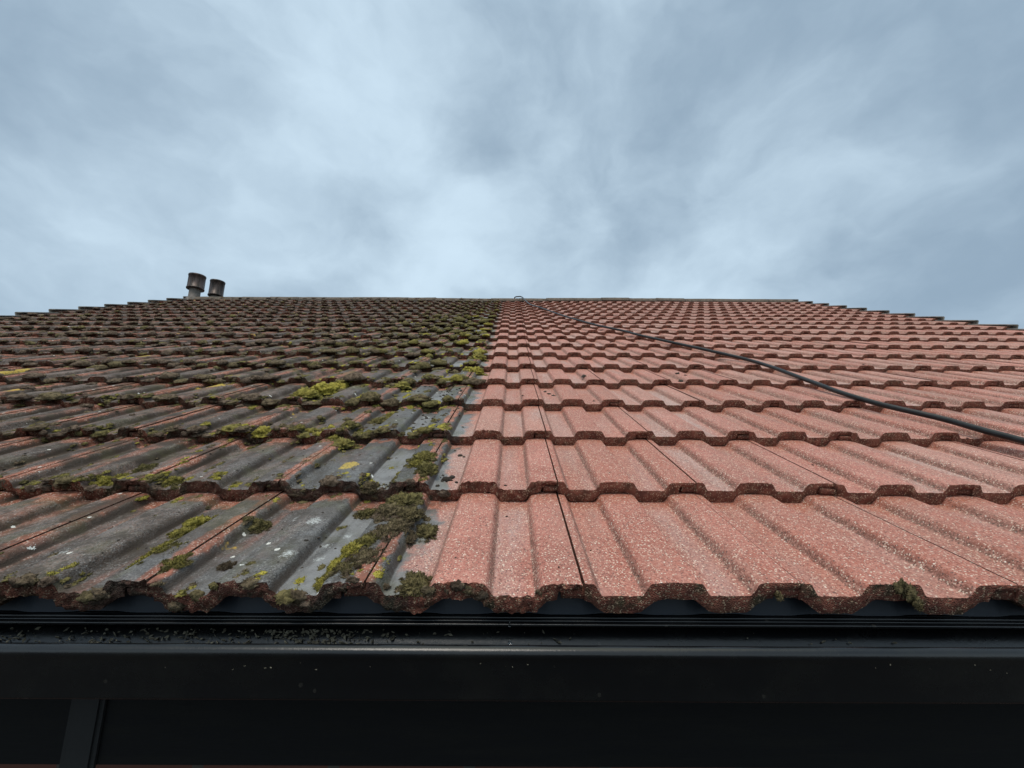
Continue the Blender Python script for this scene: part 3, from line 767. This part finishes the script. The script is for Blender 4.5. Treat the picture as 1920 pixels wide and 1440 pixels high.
# moss in the joints and shoulders of the eaves courses
for n in (0, 1, 2, 3):
    a, u, nn, g_ = ROWS[n]
    for q in range(60 + 25 * n):
        X = rm.uniform(-1.0 - .45 * n, XB - .01); v = rm.uniform(0, g_ * .98)
        r = ((X - OFFX) / P0) % 1; 
        if abs(abs(r - .5) - .28) > .06 and rm.random() < .75: continue
        sz = rm.uniform(.0022, .0065); gr = max(0, rm.gauss(.28, .2))
        ms.blob(roof_pt(X, n, v, -.001), EX, u, nn, sz, sz * rm.uniform(1, 2.4), sz * .5, 2, gr, rm.random() * 1e6, 25, .5)
# flat olive and yellow-green patches along shoulders, laps and joints
rq = random.Random(77)
for q in range(1150):
    n = min(rq.choice([0, 1, 1, 2, 2, 3, 3, 4, 4, 5, 5, 6, 6, 7, 8, 9, 10, 11]), NR - 1); a, u, nn, g_ = ROWS[n]
    w_ = .5 + .42 * n
    X = XB - .03 - abs(rq.gauss(0, .55)) * w_ if rq.random() < .7 else rq.uniform(-1.2 * w_ - .6, XB - .05)
    if X < XL + .05: continue
    v = rq.choice([rq.uniform(0, .02), rq.uniform(0, .02), rq.uniform(g_ - .05, g_), rq.uniform(0, g_)]); gr = rq.choice([.15, .4, .6, .85, 1.0]) * math.exp(-(XB - X) / (1.9 + .25 * n)) + .05
    if n == 0 and rq.random() < .6: continue
    D = proj(roof_pt(X, n, v))[2]; dxs = rq.uniform(-.3, .3)
    for i in range(rq.randint(2, 6)):
        s_ = rq.uniform(.004, .0105) * (.7 if n < 2 else 1.0 + .03 * n); vv = min(max(v + i * rq.uniform(.004, .014), 0), g_); XX = X + dxs * (vv - v) + rq.gauss(0, .004)
        if XX > XB: continue
        ms.blob(roof_pt(XX, n, vv, -.0015), EX, u, nn, s_, s_ * rq.uniform(.9, 1.6), s_ * rq.uniform(.35, .65), 3 if D < 1.8 else 2, max(0, min(1, gr + rq.uniform(-.12, .12))), rq.random() * 1e6, 60 if D < 1.8 else 0, .45)
# dark shreds hanging at the eaves right of centre
for (px, py, w_) in ((1716, 1128, 14), (1706, 1112, 22), (1722, 1138, 9), (1690, 1100, 20), (1460, 1118, 10)):
    d = pxdir(px, py); p = CAM + d * ((-.006 - CAM.y) / d.y); rx = w_ / F * .6 / 2
    ms.blob(p, EX, Vector((0, 0, 1)), Vector((0, -1, 0)), rx, rx * 1.2, .004, 3, .28, px, 120, .6)
tag(link('moss', ms.mesh('moss'), M_MOSS), 'carpet of small brown and olive moss lumps over the uncleaned left tiles', 'moss', kind='stuff')

# ------------------------------------------------------------------ loose crumbs on the tiles, litter in the gutter
M_CRUMB = simple('crumb', (.018, .014, .011), (.05, .036, .024), 90, .9)
M_LITTER = simple('litter', (.035, .03, .02), (.22, .20, .145), 130, .75)
ms = Moss(); rc = random.Random(5)
def crumb(px, py, wpx):
    h3 = hit(px, py, .01)
    if not h3: return
    p = roof_pt(h3[0], h3[1], h3[2]); a, u, nn, g_ = ROWS[h3[1]]; rx = wpx / F * proj(p)[2] / 2
    ms.blob(p, EX, u, nn, rx, rx * rc.uniform(.6, 1.3), rx * rc.uniform(.5, .9), 2, 0, rc.random() * 1e6, 0, .6)
for (px, py, w_) in ((838, 892, 18), (848, 888, 10), (820, 903, 9), (856, 897, 6), (863, 848, 10), (870, 850, 6), (948, 903, 6), (1113, 877, 0.1), (1030, 735, 9), (1038, 738, 8), (1022, 731, 6), (1095, 708, 9), (1270, 705, 8), (1277, 712, 10), (1285, 708, 7), (1267, 716, 6), (980, 745, 5), (1114, 748, 5), (730, 905, 10), (722, 902, 7), (950, 960, 5), (560, 1085, 4), (600, 1015, 6), (575, 1022, 8)): crumb(px, py, w_)
for q in range(46): crumb(rc.gauss(795, 26), rc.gauss(783, 14), rc.uniform(2, 7))
for q in range(36): crumb(rc.gauss(830, 22), rc.gauss(735, 8), rc.uniform(2, 5))
for q in range(90): crumb(rc.uniform(560, 860), rc.uniform(830, 1100), rc.uniform(1.5, 5))
for q in range(34): crumb(rc.uniform(860, 1900), rc.uniform(640, 1100), rc.uniform(1.5, 4))
for q in range(60): crumb(rc.uniform(0, 600), rc.uniform(780, 1090), rc.uniform(2, 5))
tag(link('crumbs', ms.mesh('crumbs'), M_CRUMB), 'loose dark crumbs of moss and dirt scattered on the tiles', 'debris', kind='stuff')

mb = MB()
def flake(p, s_, rr):
    e1 = Vector((rr.uniform(-1, 1), rr.uniform(-.6, .6), rr.uniform(-.5, .5))).normalized(); e2 = e1.cross(Vector((rr.uniform(-1, 1), 1, rr.uniform(-.3, 1)))).normalized(); e3 = e1.cross(e2)
    vs = [p + e1 * s_ * rr.uniform(.7, 1.2), p + e2 * s_ * .5 * rr.uniform(.6, 1.2), p - e1 * s_ * rr.uniform(.6, 1.1), p - e2 * s_ * .5 * rr.uniform(.5, 1.1)]
    t = e3 * s_ * .18
    mb.add([v + t for v in vs] + [v - t * .6 for v in vs], [(0, 1, 2, 3), (7, 6, 5, 4), (0, 4, 5, 1), (1, 5, 6, 2), (2, 6, 7, 3), (3, 7, 4, 0)])
rg = random.Random(21)
def wall_pt(x, t): # t 0 top of the gutter's back wall .. 1 floor
    z0, z1 = zc - .012, zbot + .020
    return Vector((x, .0335 - .003 * t - .002, z0 + (z1 - z0) * t))
for q in range(900):
    x = rg.choice([rg.gauss(-.26, .07), rg.gauss(-.42, .1), rg.gauss(-.62, .12), rg.uniform(XL, XR), rg.uniform(-.9, .1), rg.gauss(-.28, .03)])
    flake(wall_pt(x, rg.uniform(.05, 1) ** 1.1), rg.uniform(.0008, .0042), rg)
for q in range(2600):
    x = rg.uniform(XL, XR); flake(Vector((x, rg.uniform(GY + .018, .025), zbot + .004 + rg.uniform(0, .006))), rg.uniform(.002, .008), rg)
for q in range(30):
    x = rg.choice([rg.uniform(-1, 1.2), rg.gauss(-.22, .08), rg.gauss(.6, .15)])
    flake(Vector((x, GY + .0015, zr - rg.uniform(.016, .026))), rg.uniform(.0006, .0016), rg)
tag(link('gutter_litter', norm_consistent(mb.mesh('gutter_litter', False)), M_LITTER), 'grit and moss flakes caught in and on the black gutter', 'debris', kind='stuff')

# ------------------------------------------------------------------ falling water
m, k, b = newmat('water'); b.inputs['Base Color'].default_value = (.9, .95, 1, 1); b.inputs['Roughness'].default_value = .02; b.inputs['Transmission Weight'].default_value = 1; b.inputs['IOR'].default_value = 1.33
M_WATER = m
for (px, py, r_, st, lab) in ((955.5, 1174, .0016, 2.8, 'stretched clear water drop falling from the red tile lip'), (956.5, 1206, .0030, 1.2, 'round clear water drop just above the gutter rim')):
    d = pxdir(px, py); p = CAM + d * ((.0 - CAM.y) / d.y); mb = MB()
    mb.lathe([(1e-5, -r_), (r_ * .5, -r_ * .87), (r_ * .87, -r_ * .5), (r_, 0), (r_ * .85, r_ * .6 * st * .6), (r_ * .5, r_ * 1.2 * st * .7), (r_ * .2, r_ * 1.7 * st * .9), (1e-5, r_ * 2.0 * st)], p, 20)
    tag(link('water_drop', norm_consistent(mb.mesh('water_drop')), M_WATER), lab, 'water drop', 'drops falling into the gutter')

# ------------------------------------------------------------------ ground
me = bpy.data.meshes.new('ground'); me.from_pydata([(-1500, -1500, 0), (1500, -1500, 0), (1500, 1500, 0), (-1500, 1500, 0)], [], [(0, 1, 2, 3)]); me.update()
tag(link('ground', me, M_GRASS), kind='structure')
